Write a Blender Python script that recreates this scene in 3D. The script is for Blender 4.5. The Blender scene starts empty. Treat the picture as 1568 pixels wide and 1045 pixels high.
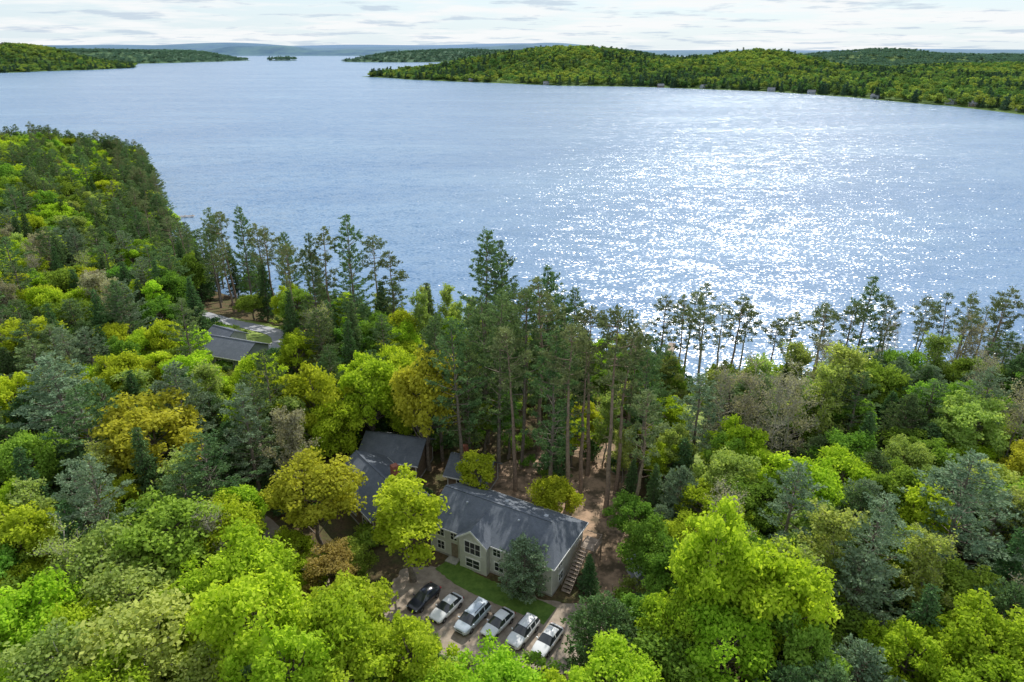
import bpy, math, random
import numpy as np
rng=np.random.default_rng(7); random.seed(7)
scene=bpy.context.scene
COL=scene.collection
LAKE=-4.6
# ------------------------------------------------------------------ materials
def newmat(name):
    m=bpy.data.materials.new(name); m.use_nodes=True
    nt=m.node_tree; nt.nodes.clear()
    out=nt.nodes.new('ShaderNodeOutputMaterial')
    return m,nt,out
def N(nt,t,**kw):
    n=nt.nodes.new(t)
    for k,v in kw.items(): setattr(n,k,v)
    return n
def mix(nt,f,a,b,mode='MIX'):
    n=nt.nodes.new('ShaderNodeMix'); n.data_type='RGBA'; n.blend_type=mode
    for s,val in ((n.inputs[0],f),(n.inputs[6],a),(n.inputs[7],b)):
        if hasattr(val,'is_linked'): nt.links.new(val,s)
        elif isinstance(val,(int,float)): s.default_value=val
        else: s.default_value=(*val[:3],1)
    return n.outputs[2]
def mth(nt,op,a,b=0.0,clamp=False):
    n=nt.nodes.new('ShaderNodeMath'); n.operation=op; n.use_clamp=clamp
    for s,val in ((n.inputs[0],a),(n.inputs[1],b)):
        if hasattr(val,'is_linked'): nt.links.new(val,s)
        else: s.default_value=val
    return n.outputs[0]
def noise(nt,vec,scale,detail=4,rough=.55,out='Fac'):
    n=N(nt,'ShaderNodeTexNoise'); n.inputs['Scale'].default_value=scale
    n.inputs['Detail'].default_value=detail; n.inputs['Roughness'].default_value=rough
    if vec is not None: nt.links.new(vec,n.inputs['Vector'])
    return n.outputs[out]
def ramp(nt,f,lo,hi,o0=0,o1=1):
    n=N(nt,'ShaderNodeMapRange'); n.inputs[1].default_value=lo; n.inputs[2].default_value=hi
    n.inputs[3].default_value=o0; n.inputs[4].default_value=o1
    nt.links.new(f,n.inputs[0]); return n.outputs[0]
def leaf_mat(name,a,b,trans=.45,vspread=.5,hspread=.04,tb=1.25):
    m,nt,out=newmat(name)
    at=N(nt,'ShaderNodeAttribute',attribute_name='tone'); oi=N(nt,'ShaderNodeObjectInfo')
    c=mix(nt,at.outputs['Fac'],a,b)
    hs=N(nt,'ShaderNodeHueSaturation'); nt.links.new(c,hs.inputs['Color'])
    r=oi.outputs['Random']
    nt.links.new(mth(nt,'ADD',mth(nt,'MULTIPLY',r,vspread),1-vspread/2),hs.inputs['Value'])
    r2=mth(nt,'FRACT',mth(nt,'MULTIPLY',r,17.3))
    nt.links.new(mth(nt,'ADD',mth(nt,'MULTIPLY',r2,hspread),.5-hspread/2),hs.inputs['Hue'])
    p=N(nt,'ShaderNodeBsdfDiffuse')
    nt.links.new(hs.outputs[0],p.inputs['Color'])
    t=N(nt,'ShaderNodeBsdfTranslucent')
    nt.links.new(mix(nt,1.0,hs.outputs[0],(tb,tb,.7),'MULTIPLY'),t.inputs['Color'])
    ms=N(nt,'ShaderNodeMixShader'); ms.inputs[0].default_value=trans
    nt.links.new(p.outputs[0],ms.inputs[1]); nt.links.new(t.outputs[0],ms.inputs[2]); nt.links.new(ms.outputs[0],out.inputs[0])
    return m
def surf(name,a,b,scale=1.0,rough=.85,bump=.3,detail=6,metal=0,coat=0,spec=.4,lo=.35,hi=.65):
    m,nt,out=newmat(name)
    tc=N(nt,'ShaderNodeTexCoord'); f=noise(nt,tc.outputs['Object'],scale,detail,.65)
    p=N(nt,'ShaderNodeBsdfPrincipled'); nt.links.new(mix(nt,ramp(nt,f,lo,hi),a,b),p.inputs['Base Color'])
    p.inputs['Roughness'].default_value=rough; p.inputs['Metallic'].default_value=metal
    p.inputs['Specular IOR Level'].default_value=spec; p.inputs['Coat Weight'].default_value=coat
    if bump:
        bn=N(nt,'ShaderNodeBump'); bn.inputs['Strength'].default_value=bump; bn.inputs['Distance'].default_value=.05
        nt.links.new(f,bn.inputs['Height']); nt.links.new(bn.outputs[0],p.inputs['Normal'])
    nt.links.new(p.outputs[0],out.inputs[0]); return m

L_BRIGHT=leaf_mat('leaf_spring_green',(.26,.40,.025),(.52,.67,.065),.5,.3,.04)
L_YELL=leaf_mat('leaf_yellow_green',(.29,.38,.025),(.53,.60,.055),.45,.3,.03)
L_AMBER=leaf_mat('leaf_olive_gold',(.34,.36,.035),(.55,.54,.07),.45,.25,.012)
L_RUST=leaf_mat('leaf_olive_tan',(.34,.26,.08),(.48,.37,.12),.4,.3,.015)
L_MID=leaf_mat('leaf_mid_green',(.15,.27,.04),(.29,.44,.07),.42,.5,.05)
L_PALE=leaf_mat('leaf_pale',(.26,.36,.09),(.47,.56,.15),.45,.35,.04)
L_BUD=leaf_mat('leaf_buds',(.30,.29,.19),(.45,.44,.29),.35,.4,.03)
L_PINE=leaf_mat('needle_pine',(.08,.15,.06),(.19,.28,.11),.25,.45,.04,1.1)
L_RPINE=leaf_mat('needle_red_pine',(.11,.15,.065),(.23,.28,.13),.25,.4,.03,1.1)
L_SPR=leaf_mat('needle_spruce',(.06,.125,.045),(.13,.22,.08),.2,.4,.04,1.1)
L_BLUE=leaf_mat('needle_blue_pine',(.14,.22,.13),(.26,.35,.21),.25,.3,.03,1.0)
BARK=surf('bark_grey_brown',(.12,.10,.08),(.26,.22,.18),3,.9,.6)
BARKR=surf('bark_red_pine',(.17,.12,.09),(.32,.24,.18),3,.9,.6)
BARKG=surf('bark_pale_grey',(.26,.24,.20),(.42,.39,.34),3,.9,.4)
BARKB=surf('bark_birch',(.45,.43,.40),(.65,.63,.6),2,.8,.3)

# ------------------------------------------------------------------ mesh builder
class MB:
    def __init__(s): s.V=[];s.F=[];s.M=[];s.T=[];s.n=0
    def add(s,V,F,mat=0,tone=.5):
        V=np.asarray(V,float).reshape(-1,3);F=np.asarray(F,int).reshape(-1,4)
        s.V.append(V);s.F.append(F+s.n);s.n+=len(V)
        s.M.append(np.full(len(F),mat)); s.T.append(np.broadcast_to(np.asarray(tone,float),(len(F),)).copy())
    def leaves(s,c,u,v,mat,tone):
        n=len(c); V=np.stack([c-u,c-v,c+u,c+v],1).reshape(-1,3)
        s.add(V,np.arange(4*n).reshape(-1,4),mat,tone)
    def tube(s,P,R,sides=5,mat=0,tone=.5):
        P=np.asarray(P,float);R=np.asarray(R,float);k=len(P)
        T=np.gradient(P,axis=0);T/=np.linalg.norm(T,axis=1)[:,None]+1e-9
        ref=np.where(np.abs(T[:,2:3])>.9,np.array([[1.,0,0]]),np.array([[0,0,1.]]))
        U=np.cross(T,ref);U/=np.linalg.norm(U,axis=1)[:,None]+1e-9;W=np.cross(T,U)
        a=np.linspace(0,2*np.pi,sides,endpoint=False)
        V=P[:,None]+R[:,None,None]*(np.cos(a)[None,:,None]*U[:,None]+np.sin(a)[None,:,None]*W[:,None])
        i=np.arange(k-1)[:,None]*sides;j=np.arange(sides)[None];j2=(j+1)%sides
        F=np.stack([i+j,i+j2,i+sides+j2,i+sides+j],-1).reshape(-1,4)
        s.add(V.reshape(-1,3),F,mat,tone)
    def mesh(s,name,mats,smooth=False):
        V=np.concatenate(s.V).astype(np.float32);F=np.concatenate(s.F).astype(np.int32)
        me=bpy.data.meshes.new(name)
        me.vertices.add(len(V));me.vertices.foreach_set('co',V.ravel())
        me.loops.add(F.size);me.loops.foreach_set('vertex_index',F.ravel())
        me.polygons.add(len(F));me.polygons.foreach_set('loop_start',(np.arange(len(F))*4).astype(np.int32))
        for m in mats: me.materials.append(m)
        me.polygons.foreach_set('material_index',np.concatenate(s.M).astype(np.int32))
        a=me.attributes.new('tone','FLOAT','FACE');a.data.foreach_set('value',np.concatenate(s.T).astype(np.float32))
        if smooth: me.polygons.foreach_set('use_smooth',np.ones(len(F),bool))
        me.update(calc_edges=True);return me
def unit(n):
    v=rng.normal(size=(n,3));return v/np.linalg.norm(v,axis=1)[:,None]

def deciduous(name,H=16,R=5.5,base=.28,nc=60,nl=270,ls=.21,rc=1.35,trunk=True,bark=BARK):
    b=MB(); zb=H*base; C=np.array([0,0,(H+zb)/2]); Rz=(H-zb)/2-rc*.6; Rr=R-rc*.6
    ph=rng.uniform(0,6.28,4)
    if trunk:
        z=np.linspace(0,H*.75,8); w=np.cumsum(rng.normal(0,.12,(8,2)),0); w[0]=0
        P=np.column_stack([w,z]); b.tube(P,np.linspace(.02*H,.05,8)*np.array([1.35]+[1]*7),7)
    d=unit(nc*3); d=d[d[:,2]>-.65][:nc]; m=len(d)
    az=np.arctan2(d[:,1],d[:,0])
    lob=1+.17*np.sin(2*az+ph[0])+.13*np.sin(3*az+ph[1]+2*d[:,2])
    rr=rng.uniform(.35,1,m)**.45*lob
    c=C+np.column_stack([d[:,0]*Rr*rr,d[:,1]*Rr*rr,d[:,2]*Rz*np.minimum(rr,1.05)])
    tr=rng.uniform(.6,1.3,m)*rc
    tn=rng.uniform(0,1,m)
    for i in range(m):
        if trunk:
            q=c[i]; zt=min(max(q[2]-np.hypot(q[0],q[1])*.7,zb*.7),H*.72); k=int(np.clip(zt/(H*.75)*7,0,7))
            s0=P[k]; mid=(s0+q)/2+np.array([0,0,-.3])+rng.normal(0,.25,3)
            b.tube([s0,mid,q],[.008*H*rng.uniform(.5,1),.0045*H,.03],4)
        n=int(nl*tr[i]**2/rc**2); n=max(n,6)
        dd=unit(n); rad=rng.uniform(0,1,n)**.38*tr[i]*(1+.25*np.sin(5*dd[:,0]+i)*np.sin(4*dd[:,1]+2*i))
        rad=rad*np.where(rng.random(n)<.1,1.28,1)
        p=c[i]+dd*rad[:,None]*np.array([1,1,.72])
        nor=dd*.5+unit(n)*.8+np.array([0,0,.35]); nor/=np.linalg.norm(nor,axis=1)[:,None]
        u=np.cross(nor,unit(n));u/=np.linalg.norm(u,axis=1)[:,None]+1e-6;v=np.cross(nor,u)
        s=ls*rng.uniform(.6,1.3,n)[:,None]
        b.leaves(p,u*s,v*s*.68,1,np.clip(tn[i]*.55+rng.uniform(0,.5,n),0,1))
    return b.mesh(name,[bark,L_MID])

def conifer(name,H=24,R=4,base=.2,step=.8,nb=6,kind='pine',nt=9,nq=9,ql=.42,qw=.10,up=.15,sh=.75):
    b=MB(); z=np.linspace(0,H*.985,12); w=np.cumsum(rng.normal(0,.07 if kind!='red' else .11,(12,2)),0);w[0]=0
    P=np.column_stack([w,z]); b.tube(P,np.linspace(.0145*H,.03,12),7)
    if kind=='red':
        for q in range(9):
            zq=H*rng.uniform(.25,base);a=rng.uniform(0,6.28);l=rng.uniform(.5,1.5)
            x0=np.interp(zq,P[:,2],P[:,0]);y0=np.interp(zq,P[:,2],P[:,1])
            b.tube([(x0,y0,zq),(x0+math.cos(a)*l,y0+math.sin(a)*l,zq+.1)],[.035,.015],3)
    zz=H*base; cs=[];dirs=[];tones=[]
    while zz<H*.985:
        f=(zz/H-base)/(1-base)
        if kind=='spruce': prof=(1-f)**.85+.04
        elif kind=='round': prof=math.sqrt(max(0,1-(2*f*.93-.75)**2*.62))*(1-f**3)+.05
        elif kind=='red': prof=(.35+.65*math.sin(min(1,f*1.5)*1.7))*(1-f**2.6)+.1
        else: prof=(.55+.45*math.sin(min(1,f*2.2)*1.57))*(1-f**2.4)+.1
        n=max(3,int(nb*rng.uniform(.7,1.2))); a0=rng.uniform(0,6.28)
        for k in range(n):
            if kind in('pine','red') and rng.random()<(.2 if kind=='pine' else .3): continue
            a=a0+k*6.283/n+rng.normal(0,.25)
            L=R*prof*rng.uniform(.72,1.12)if kind in('spruce','round') else R*prof*rng.uniform(.4,1.3)
            L=max(L,.35)
            t=np.linspace(0,1,4); el=up+rng.normal(0,.08)
            if kind=='spruce': zc=-.25*t*L+.12*L*t**3
            elif kind=='red': zc=(.15*t+.25*t**2)*L
            else: zc=(el*t+.12*t**2)*L+(f*.35*t*L)
            x0=np.interp(zz,P[:,2],P[:,0]);y0=np.interp(zz,P[:,2],P[:,1])
            B=np.column_stack([x0+np.cos(a)*t*L,y0+np.sin(a)*t*L,zz+zc])
            b.tube(B,np.linspace(.02+.012*L,.012,4),4)
            m=max(2,int(nt*L/R*1.3+1)); lo=.12 if kind in('spruce','round') else (.35 if kind=='pine' else .5)
            tt=lo+(1-lo)*rng.uniform(0,1,m)**.8
            wid=(.34*L*(1.08-tt))+.1
            side=rng.uniform(-1,1,m)*wid
            cx=np.interp(tt,t,B[:,0])-np.sin(a)*side;cy=np.interp(tt,t,B[:,1])+np.cos(a)*side
            czz=np.interp(tt,t,B[:,2])+rng.normal(.03,.08,m)+(-abs(side)*.2 if kind=='spruce' else 0)
            cs.append(np.column_stack([cx,cy,czz]))
            dirs.append(np.column_stack([np.full(m,np.cos(a)),np.full(m,np.sin(a)),np.full(m,-.2 if kind=='spruce' else .35)])+np.column_stack([-np.sin(a)*side,np.cos(a)*side,0*side])/max(L,.5)*1.5)
            tones.append(np.full(m,rng.uniform(0,.6)))
        zz+=step*rng.uniform(.75,1.25)*(1 if kind in('spruce','round') else (1.15-.4*f))
    cs.append(np.array([[P[-1,0],P[-1,1],H-.2]]));dirs.append(np.array([[0,0,1.]]));tones.append(np.array([.4]))
    c=np.concatenate(cs);d=np.concatenate(dirs);tn=np.concatenate(tones)
    c=np.repeat(c,nq,0);d=np.repeat(d,nq,0);tn=np.repeat(tn,nq)
    n=len(c); c=c+rng.normal(0,.17 if kind!='red' else .24,(n,3))*np.array([1,1,.55])*(ql/.42)
    u=d*.8+unit(n)*.9;u/=np.linalg.norm(u,axis=1)[:,None];v=np.cross(u,unit(n));v/=np.linalg.norm(v,axis=1)[:,None]+1e-6
    s=rng.uniform(.6,1.25,n)[:,None]
    b.leaves(c+u*ql*.3,u*ql*.5*s,v*qw*s,1,np.clip(tn+rng.uniform(0,.45,n),0,1))
    return b.mesh(name,[BARK,L_PINE])

def budding(name,H=17,R=3.6,nlv=6,ls=.12,bark=BARKG,nbr=30):
    b=MB(); z=np.linspace(0,H*.97,10); w=np.cumsum(rng.normal(0,.13,(10,2)),0);w[0]=0
    P=np.column_stack([w,z]); b.tube(P,np.linspace(.011*H,.02,10),6)
    ends=[]
    for i in range(nbr):
        f=rng.uniform(.25,.97); s0=np.array([np.interp(f*H,P[:,2],P[:,j]) for j in range(3)])
        a=rng.uniform(0,6.28); L=R*(1.15-f*.75)*rng.uniform(.6,1.2)
        e=s0+np.array([math.cos(a)*L,math.sin(a)*L,L*rng.uniform(.5,1.1)])
        mid=(s0+e)/2+rng.normal(0,.15,3)-np.array([0,0,.15*L])
        b.tube([s0,mid,e],[.05,.035,.018],4)
        for k in range(9):
            t=rng.uniform(.25,1); q=(1-t)**2*s0+2*t*(1-t)*mid+t*t*e
            dd=unit(1)[0];dd[2]=abs(dd[2])+.3; l2=rng.uniform(.5,1.3)*min(1,L/2+.3)
            e2=q+dd*l2; b.tube([q,e2],[.025,.012],3)
            for g in range(2):
                d3=unit(1)[0];d3[2]=abs(d3[2]); q3=q+(e2-q)*rng.uniform(.4,1); b.tube([q3,q3+d3*.5],[.018,.01],3)
            ends.append(q+(e2-q)*.6);ends.append(e2)
    c=np.repeat(np.array(ends),nlv,0);n=len(c);c=c+rng.normal(0,.25,(n,3))
    u=unit(n);v=np.cross(u,unit(n));v/=np.linalg.norm(v,axis=1)[:,None]+1e-6;s=ls*rng.uniform(.6,1.3,n)[:,None]
    b.leaves(c+0,u*s,v*s*.7,1,rng.uniform(0,1,n))
    return b.mesh(name,[bark,L_BUD])

G={}
G['dec']=[(deciduous('crown_a',16,5.5,.25,58,220,.23),16,5.5),(deciduous('crown_b',16,5.5,.3,68,190,.23),16,5.5),(deciduous('crown_c',16,5.5,.22,46,270,.24,1.6),16,5.5),(deciduous('crown_d',16,5.5,.3,80,155,.22,1.15),16,5.5)]
G['nar']=[(deciduous('crown_narrow_a',15,3.4,.25,40,190,.2,1.1),15,3.4),(deciduous('crown_narrow_b',15,3.4,.3,46,150,.2,1.0),15,3.4)]
G['bir']=[(deciduous('birch_crown',14,4.2,.3,80,95,.19,1.15,bark=BARKB),14,4.2)]
G['bud']=[(budding('budding_a'),17,3.6),(budding('budding_b',17,4,3,.10,BARKG,36),17,4)]
G['popl']=[(budding('poplar_a',17,3.2,14,.17,BARKG,34),17,3.2),(budding('poplar_b',17,3.8,11,.17,BARKG,38),17,3.8)]
G['wp']=[(conifer('white_pine_a',26,4.4,.25,1.0,6),26,4.2),(conifer('white_pine_b',26,4.4,.35,1.2,6,nt=10),26,4.2),(conifer('white_pine_c',26,4.4,.15,.85,6),26,4.2)]
G['rp']=[(conifer('red_pine_a',22,2.7,.55,.9,6,'red',7,9,.38,.09),22,2.7),(conifer('red_pine_b',22,2.7,.66,.8,6,'red',7,9,.38,.09),22,2.7),(conifer('red_pine_c',22,2.5,.45,1.05,5,'red',7,8,.38,.09),22,2.5),(conifer('red_pine_d',22,2.9,.6,1.0,5,'red',6,9,.38,.09),22,2.7)]
G['spr']=[(conifer('spruce_a',16,3.2,.06,.45,8,'spruce',9,6,.36,.10),16,3.2),(conifer('spruce_b',16,3.0,.1,.52,7,'spruce',10,6,.36,.10),16,3.0)]
G['rnd']=[(conifer('bushy_pine_a',13,4.2,.08,.5,8,'round',9,8,.4,.10,up=.3),13,4.2),(conifer('bushy_pine_b',13,4.2,.1,.55,8,'round',10,7,.4,.10,up=.25),13,4.2)]
NAMES={'dec':'maple_tree','nar':'poplar_tree','bir':'birch_tree','bud':'budding_hardwood_tree','popl':'aspen_tree','wp':'white_pine_tree','rp':'red_pine_tree','spr':'spruce_tree','rnd':'young_pine_tree'}

# ------------------------------------------------------------------ terrain
near=np.array([(-1200,-400),(-1200,440),(-420,440),(-300,428),(-225,412),(-203,392),(-173,335),(-137,273),(-114,228),(-90,200),(-68,181),(-40,163),(-10,150),(20,142),(30,133),(42,125),(62,130),(100,136),(175,141),(300,150),(600,170),(1200,200),(1200,-400)],float)
pen=np.array([(-378,1815),(-250,1650),(-114,1524),(92,1362),(252,1294),(392,1192),(480,1030),(528,875),(512,715),(620,650),(1000,600),(3500,600),(3500,4800),(1100,4000),(600,3300),(200,2700),(-150,2300),(-330,1980)],float)
lefth=np.array([(-3600,1900),(-1900,1950),(-1469,2103),(-1385,2400),(-1359,2597),(-1500,2950),(-3600,3100)],float)
left2=np.array([(-5000,3300),(-2200,3250),(-1685,3370),(-1560,3800),(-1494,4287),(-1700,4700),(-5000,4900)],float)
isl=np.array([(-1430,4250),(-1340,4200),(-1240,4270),(-1270,4420),(-1400,4420)],float)
third=np.array([(-930,3870),(-800,3740),(-500,3690),(0,3800),(1000,4100),(1000,5600),(-700,5200)],float)
far=np.array([(-14000,6000),(-5000,6300),(-2500,7000),(-1000,6800),(2000,6600),(14000,5500),(14000,15000),(-14000,15000)],float)
def sdist(x,y,poly):
    x=np.asarray(x,float);y=np.asarray(y,float)
    d=np.full(x.shape,1e18);ins=np.zeros(x.shape,bool);n=len(poly)
    for i in range(n):
        ax,ay=poly[i];bx,by=poly[(i+1)%n];ex,ey=bx-ax,by-ay
        t=np.clip(((x-ax)*ex+(y-ay)*ey)/(ex*ex+ey*ey),0,1)
        d=np.minimum(d,(x-ax-t*ex)**2+(y-ay-t*ey)**2)
        c=((ay>y)!=(by>y))&(x<ex*(y-ay)/(ey if ey else 1e-9)+ax)
        ins^=c
    return np.where(ins,1,-1)*np.sqrt(d)
def sm(t): t=np.clip(t,0,1);return t*t*(3-2*t)
def wob(x,y,s): 
    return np.sin(x/s+1.3*np.sin(y/s*.7))*.5+np.sin(y/s*1.3+1.7*np.sin(x/s*.6+1))*.5
BUMPS=[(140,1850,54,250),(-70,1760,10,150),(570,1720,42,170),(360,1600,12,110),(800,1450,4,150),(1180,1650,20,220),(1520,3000,46,420),(2300,3800,30,600),(1500,1250,24,180),(790,1120,12,80),(1050,1000,12,110)]
def height(x,y):
    x=np.asarray(x,float);y=np.asarray(y,float)
    h=np.full(x.shape,-9.0)
    d=sdist(x,y,near)+wob(x,y,9)*1.2
    mask=1-np.exp(-(np.maximum(0,np.hypot(x*.9,y-78)-42)/30)**2)
    hn=LAKE-.4+4.9*sm(d/34)+sm((-x-75)/140)*7*sm(d/80)+mask*wob(x,y,14)*.7*sm(d/40)
    h=np.where(d>0,hn,np.maximum(h,LAKE-.4+d*.3))
    for poly,A,w,sc in ((pen,5,110,300),(lefth,7,120,260),(left2,46,330,420),(isl,5,60,100),(third,42,300,330),(far,1,600,700)):
        dd=sdist(x,y,poly)+wob(x,y,60)*14*(1 if poly is not isl else .5)
        aa=A*(1+.22*wob(x,y,sc))
        if poly is far:
            r1=(62+20*np.sin(x/430+1)+13*np.sin(x/190+2)+7*np.sin(x/95))*np.exp(-((y-7500-250*np.sin(x/900))/500)**2)
            r2=(92+26*np.sin(x/800+.4)+14*np.sin(x/330))*np.exp(-((y-9800)/800)**2)
            r3=(105+22*np.sin(x/1300+2)+14*np.sin(x/520+1))*np.exp(-((y-12500)/1000)**2)
            aa=8+np.maximum(np.maximum(r1,r2),r3)
            aa=aa*(1-.6*sm((x-400)/1500))
        hh=LAKE-.3+aa*sm(dd/w)
        if poly is pen:
            bb=sum(a*np.exp(-(((x-bx)**2+(y-by)**2)/(r*r))) for bx,by,a,r in BUMPS)
            hh=hh+bb*sm(dd/230)+5.5*wob(x,y,70)*sm(dd/200)
        if poly is lefth:
            hh=hh+56*np.exp(-(((x+1690)**2+(y-2540)**2)/(220**2)))*sm(dd/230)+20*np.exp(-(((x+2200)**2+(y-2500)**2)/(500**2)))
        if poly is third:
            hh=hh+18*np.exp(-(((x+330)**2+(y-4200)**2)/(260**2)))
        h=np.where(dd>0,np.maximum(h,hh),h)
    return h
def hz(x,y): return float(height(np.array([x]),np.array([y]))[0])
xs=60*np.sinh(np.linspace(-6.2,6.2,680));ys=70+60*np.sinh(np.linspace(-2.6,6.2,640))
X,Y=np.meshgrid(xs,ys);Z=height(X,Y)
nx,ny=len(xs),len(ys)
b=MB();i=np.arange(ny-1)[:,None]*nx;j=np.arange(nx-1)[None]
b.add(np.stack([X,Y,Z],-1).reshape(-1,3),np.stack([i+j,i+j+1,i+nx+j+1,i+nx+j],-1).reshape(-1,4))
m,nt,out=newmat('forest_floor')
geo=N(nt,'ShaderNodeNewGeometry');pos=geo.outputs['Position']
n1=noise(nt,pos,.35,6);n2=noise(nt,pos,3.0,6,.7);n4=noise(nt,pos,.06,8,.8);n5=noise(nt,pos,.004,6,.7)
c=mix(nt,ramp(nt,n1,.4,.6),(.18,.12,.07),(.09,.12,.035))
c=mix(nt,ramp(nt,n2,.35,.7),(.08,.06,.035),c)
sp=N(nt,'ShaderNodeSeparateXYZ');nt.links.new(pos,sp.inputs[0])
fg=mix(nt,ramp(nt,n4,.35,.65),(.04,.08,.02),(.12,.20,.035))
fg_haze=mix(nt,ramp(nt,n5,.4,.6),(.07,.14,.22),(.11,.20,.24))  # distance haze painted into the far hills as bluish ground colour
fg=mix(nt,ramp(nt,sp.outputs['Y'],2800,6300),fg,fg_haze)
fg=mix(nt,ramp(nt,sp.outputs['Y'],8000,11000),fg,(.13,.22,.34))  # farthest ridges get a bluer haze tint in the base colour
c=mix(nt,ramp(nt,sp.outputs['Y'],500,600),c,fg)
p=N(nt,'ShaderNodeBsdfPrincipled');p.inputs['Roughness'].default_value=.95;p.inputs['Specular IOR Level'].default_value=.1
nt.links.new(c,p.inputs['Base Color']);bn=N(nt,'ShaderNodeBump');bn.inputs['Strength'].default_value=.6;bn.inputs['Distance'].default_value=.15
nt.links.new(n2,bn.inputs['Height']);nt.links.new(bn.outputs[0],p.inputs['Normal']);nt.links.new(p.outputs[0],out.inputs[0])
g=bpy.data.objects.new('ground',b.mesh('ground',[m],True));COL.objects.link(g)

# ------------------------------------------------------------------ water
m,nt,out=newmat('lake_water')
geo=N(nt,'ShaderNodeNewGeometry');pos=geo.outputs['Position']
mp=N(nt,'ShaderNodeMapping');mp.inputs['Scale'].default_value=(.7,1.2,1);mp.inputs['Rotation'].default_value=(0,0,.3);nt.links.new(pos,mp.inputs[0])
w1=noise(nt,mp.outputs[0],1.3,2,.6,'Color')
w2=noise(nt,mp.outputs[0],.16,3,.6,'Color')
mp2=N(nt,'ShaderNodeMapping');mp2.inputs['Scale'].default_value=(.0035,.011,1);mp2.inputs['Rotation'].default_value=(0,0,-.3);nt.links.new(pos,mp2.inputs[0])
st=noise(nt,mp2.outputs[0],1.0,6,.6)
stf=ramp(nt,st,.42,.62)
mp3=N(nt,'ShaderNodeMapping');mp3.inputs['Scale'].default_value=(.012,.05,1);mp3.inputs['Rotation'].default_value=(0,0,.1);nt.links.new(pos,mp3.inputs[0])
st2=noise(nt,mp3.outputs[0],1.0,5,.6)
def vm(op,a,b):
    n=N(nt,'ShaderNodeVectorMath',operation=op)
    for s,val in ((n.inputs[0],a),(n.inputs[1],b)):
        if hasattr(val,'is_linked'): nt.links.new(val,s)
        else: s.default_value=val
    return n.outputs[0]
def vscale(a,f):
    n=N(nt,'ShaderNodeVectorMath',operation='SCALE');nt.links.new(a,n.inputs[0])
    if hasattr(f,'is_linked'): nt.links.new(f,n.inputs['Scale'])
    else: n.inputs['Scale'].default_value=f
    return n.outputs[0]
amp=mth(nt,'ADD',mth(nt,'MULTIPLY',stf,.22),mth(nt,'ADD',mth(nt,'MULTIPLY',st2,.7),.5))
d1=vscale(vm('SUBTRACT',w1,(.5,.5,.5)),1.5);d2=vscale(vm('SUBTRACT',w2,(.5,.5,.5)),.6)
dd=vm('MULTIPLY',vscale(vm('ADD',d1,d2),amp),(1,1,0))
nn=N(nt,'ShaderNodeVectorMath',operation='NORMALIZE');nt.links.new(vm('ADD',dd,(0,0,1)),nn.inputs[0])
p=N(nt,'ShaderNodeBsdfPrincipled');p.inputs['IOR'].default_value=1.33
wc=mix(nt,stf,(.13,.23,.38),(.19,.30,.44))
nt.links.new(mix(nt,ramp(nt,st2,.35,.65,0,.3),wc,(.09,.18,.32)),p.inputs['Base Color'])
p.inputs['Roughness'].default_value=.23
p.inputs['Specular IOR Level'].default_value=.5
nt.links.new(nn.outputs[0],p.inputs['Normal'])
nt.links.new(p.outputs[0],out.inputs[0])
b=MB();b.add([(-15000,-500,LAKE),(15000,-500,LAKE),(15000,15000,LAKE),(-15000,15000,LAKE)],[[0,1,2,3]])
o=bpy.data.objects.new('lake_water',b.mesh('lake_water',[m]));COL.objects.link(o)

# ------------------------------------------------------------------ ground sheets
GRAVEL=surf('gravel',(.24,.19,.145),(.40,.33,.26),.9,.95,.4,10)
NEEDLE=surf('pine_needle_soil',(.12,.09,.055),(.44,.30,.20),.45,.95,.4,10,lo=.41,hi=.58)
LAWN=surf('lawn_grass',(.07,.14,.02),(.14,.23,.04),1.2,.95,.6,10)
LAWN2=surf('meadow_grass',(.16,.25,.04),(.30,.36,.09),.8,.95,.6,10)
ASPH=surf('asphalt',(.26,.27,.29),(.36,.37,.39),1.0,.9,.2,10)
def patch(name,pts,mat,dz,rag=.35):
    pts=np.array(pts,float);n=len(pts);M=96
    t=np.linspace(0,n,M,endpoint=False);k=t.astype(int);f=(t-k)[:,None]
    P0,P1,P2,P3=pts[(k-1)%n],pts[k%n],pts[(k+1)%n],pts[(k+2)%n]
    O=.5*((2*P1)+(-P0+P2)*f+(2*P0-5*P1+4*P2-P3)*f**2+(-P0+3*P1-3*P2+P3)*f**3)
    c=O.mean(0);O=O+(O-c)/np.linalg.norm(O-c,axis=1)[:,None]*rng.normal(0,rag,(M,1))
    K=14;r=np.linspace(.02,1,K)[:,None,None];Q=(c+(O-c)[None]*r).reshape(-1,2)
    z=height(Q[:,0],Q[:,1])+dz
    i=np.arange(K-1)[:,None]*M;j=np.arange(M)[None];j2=(j+1)%M
    b=MB();b.add(np.column_stack([Q,z]),np.stack([i+j,i+M+j,i+M+j2,i+j2],-1).reshape(-1,4))
    o=bpy.data.objects.new(name,b.mesh(name,[mat],True));COL.objects.link(o)
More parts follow.
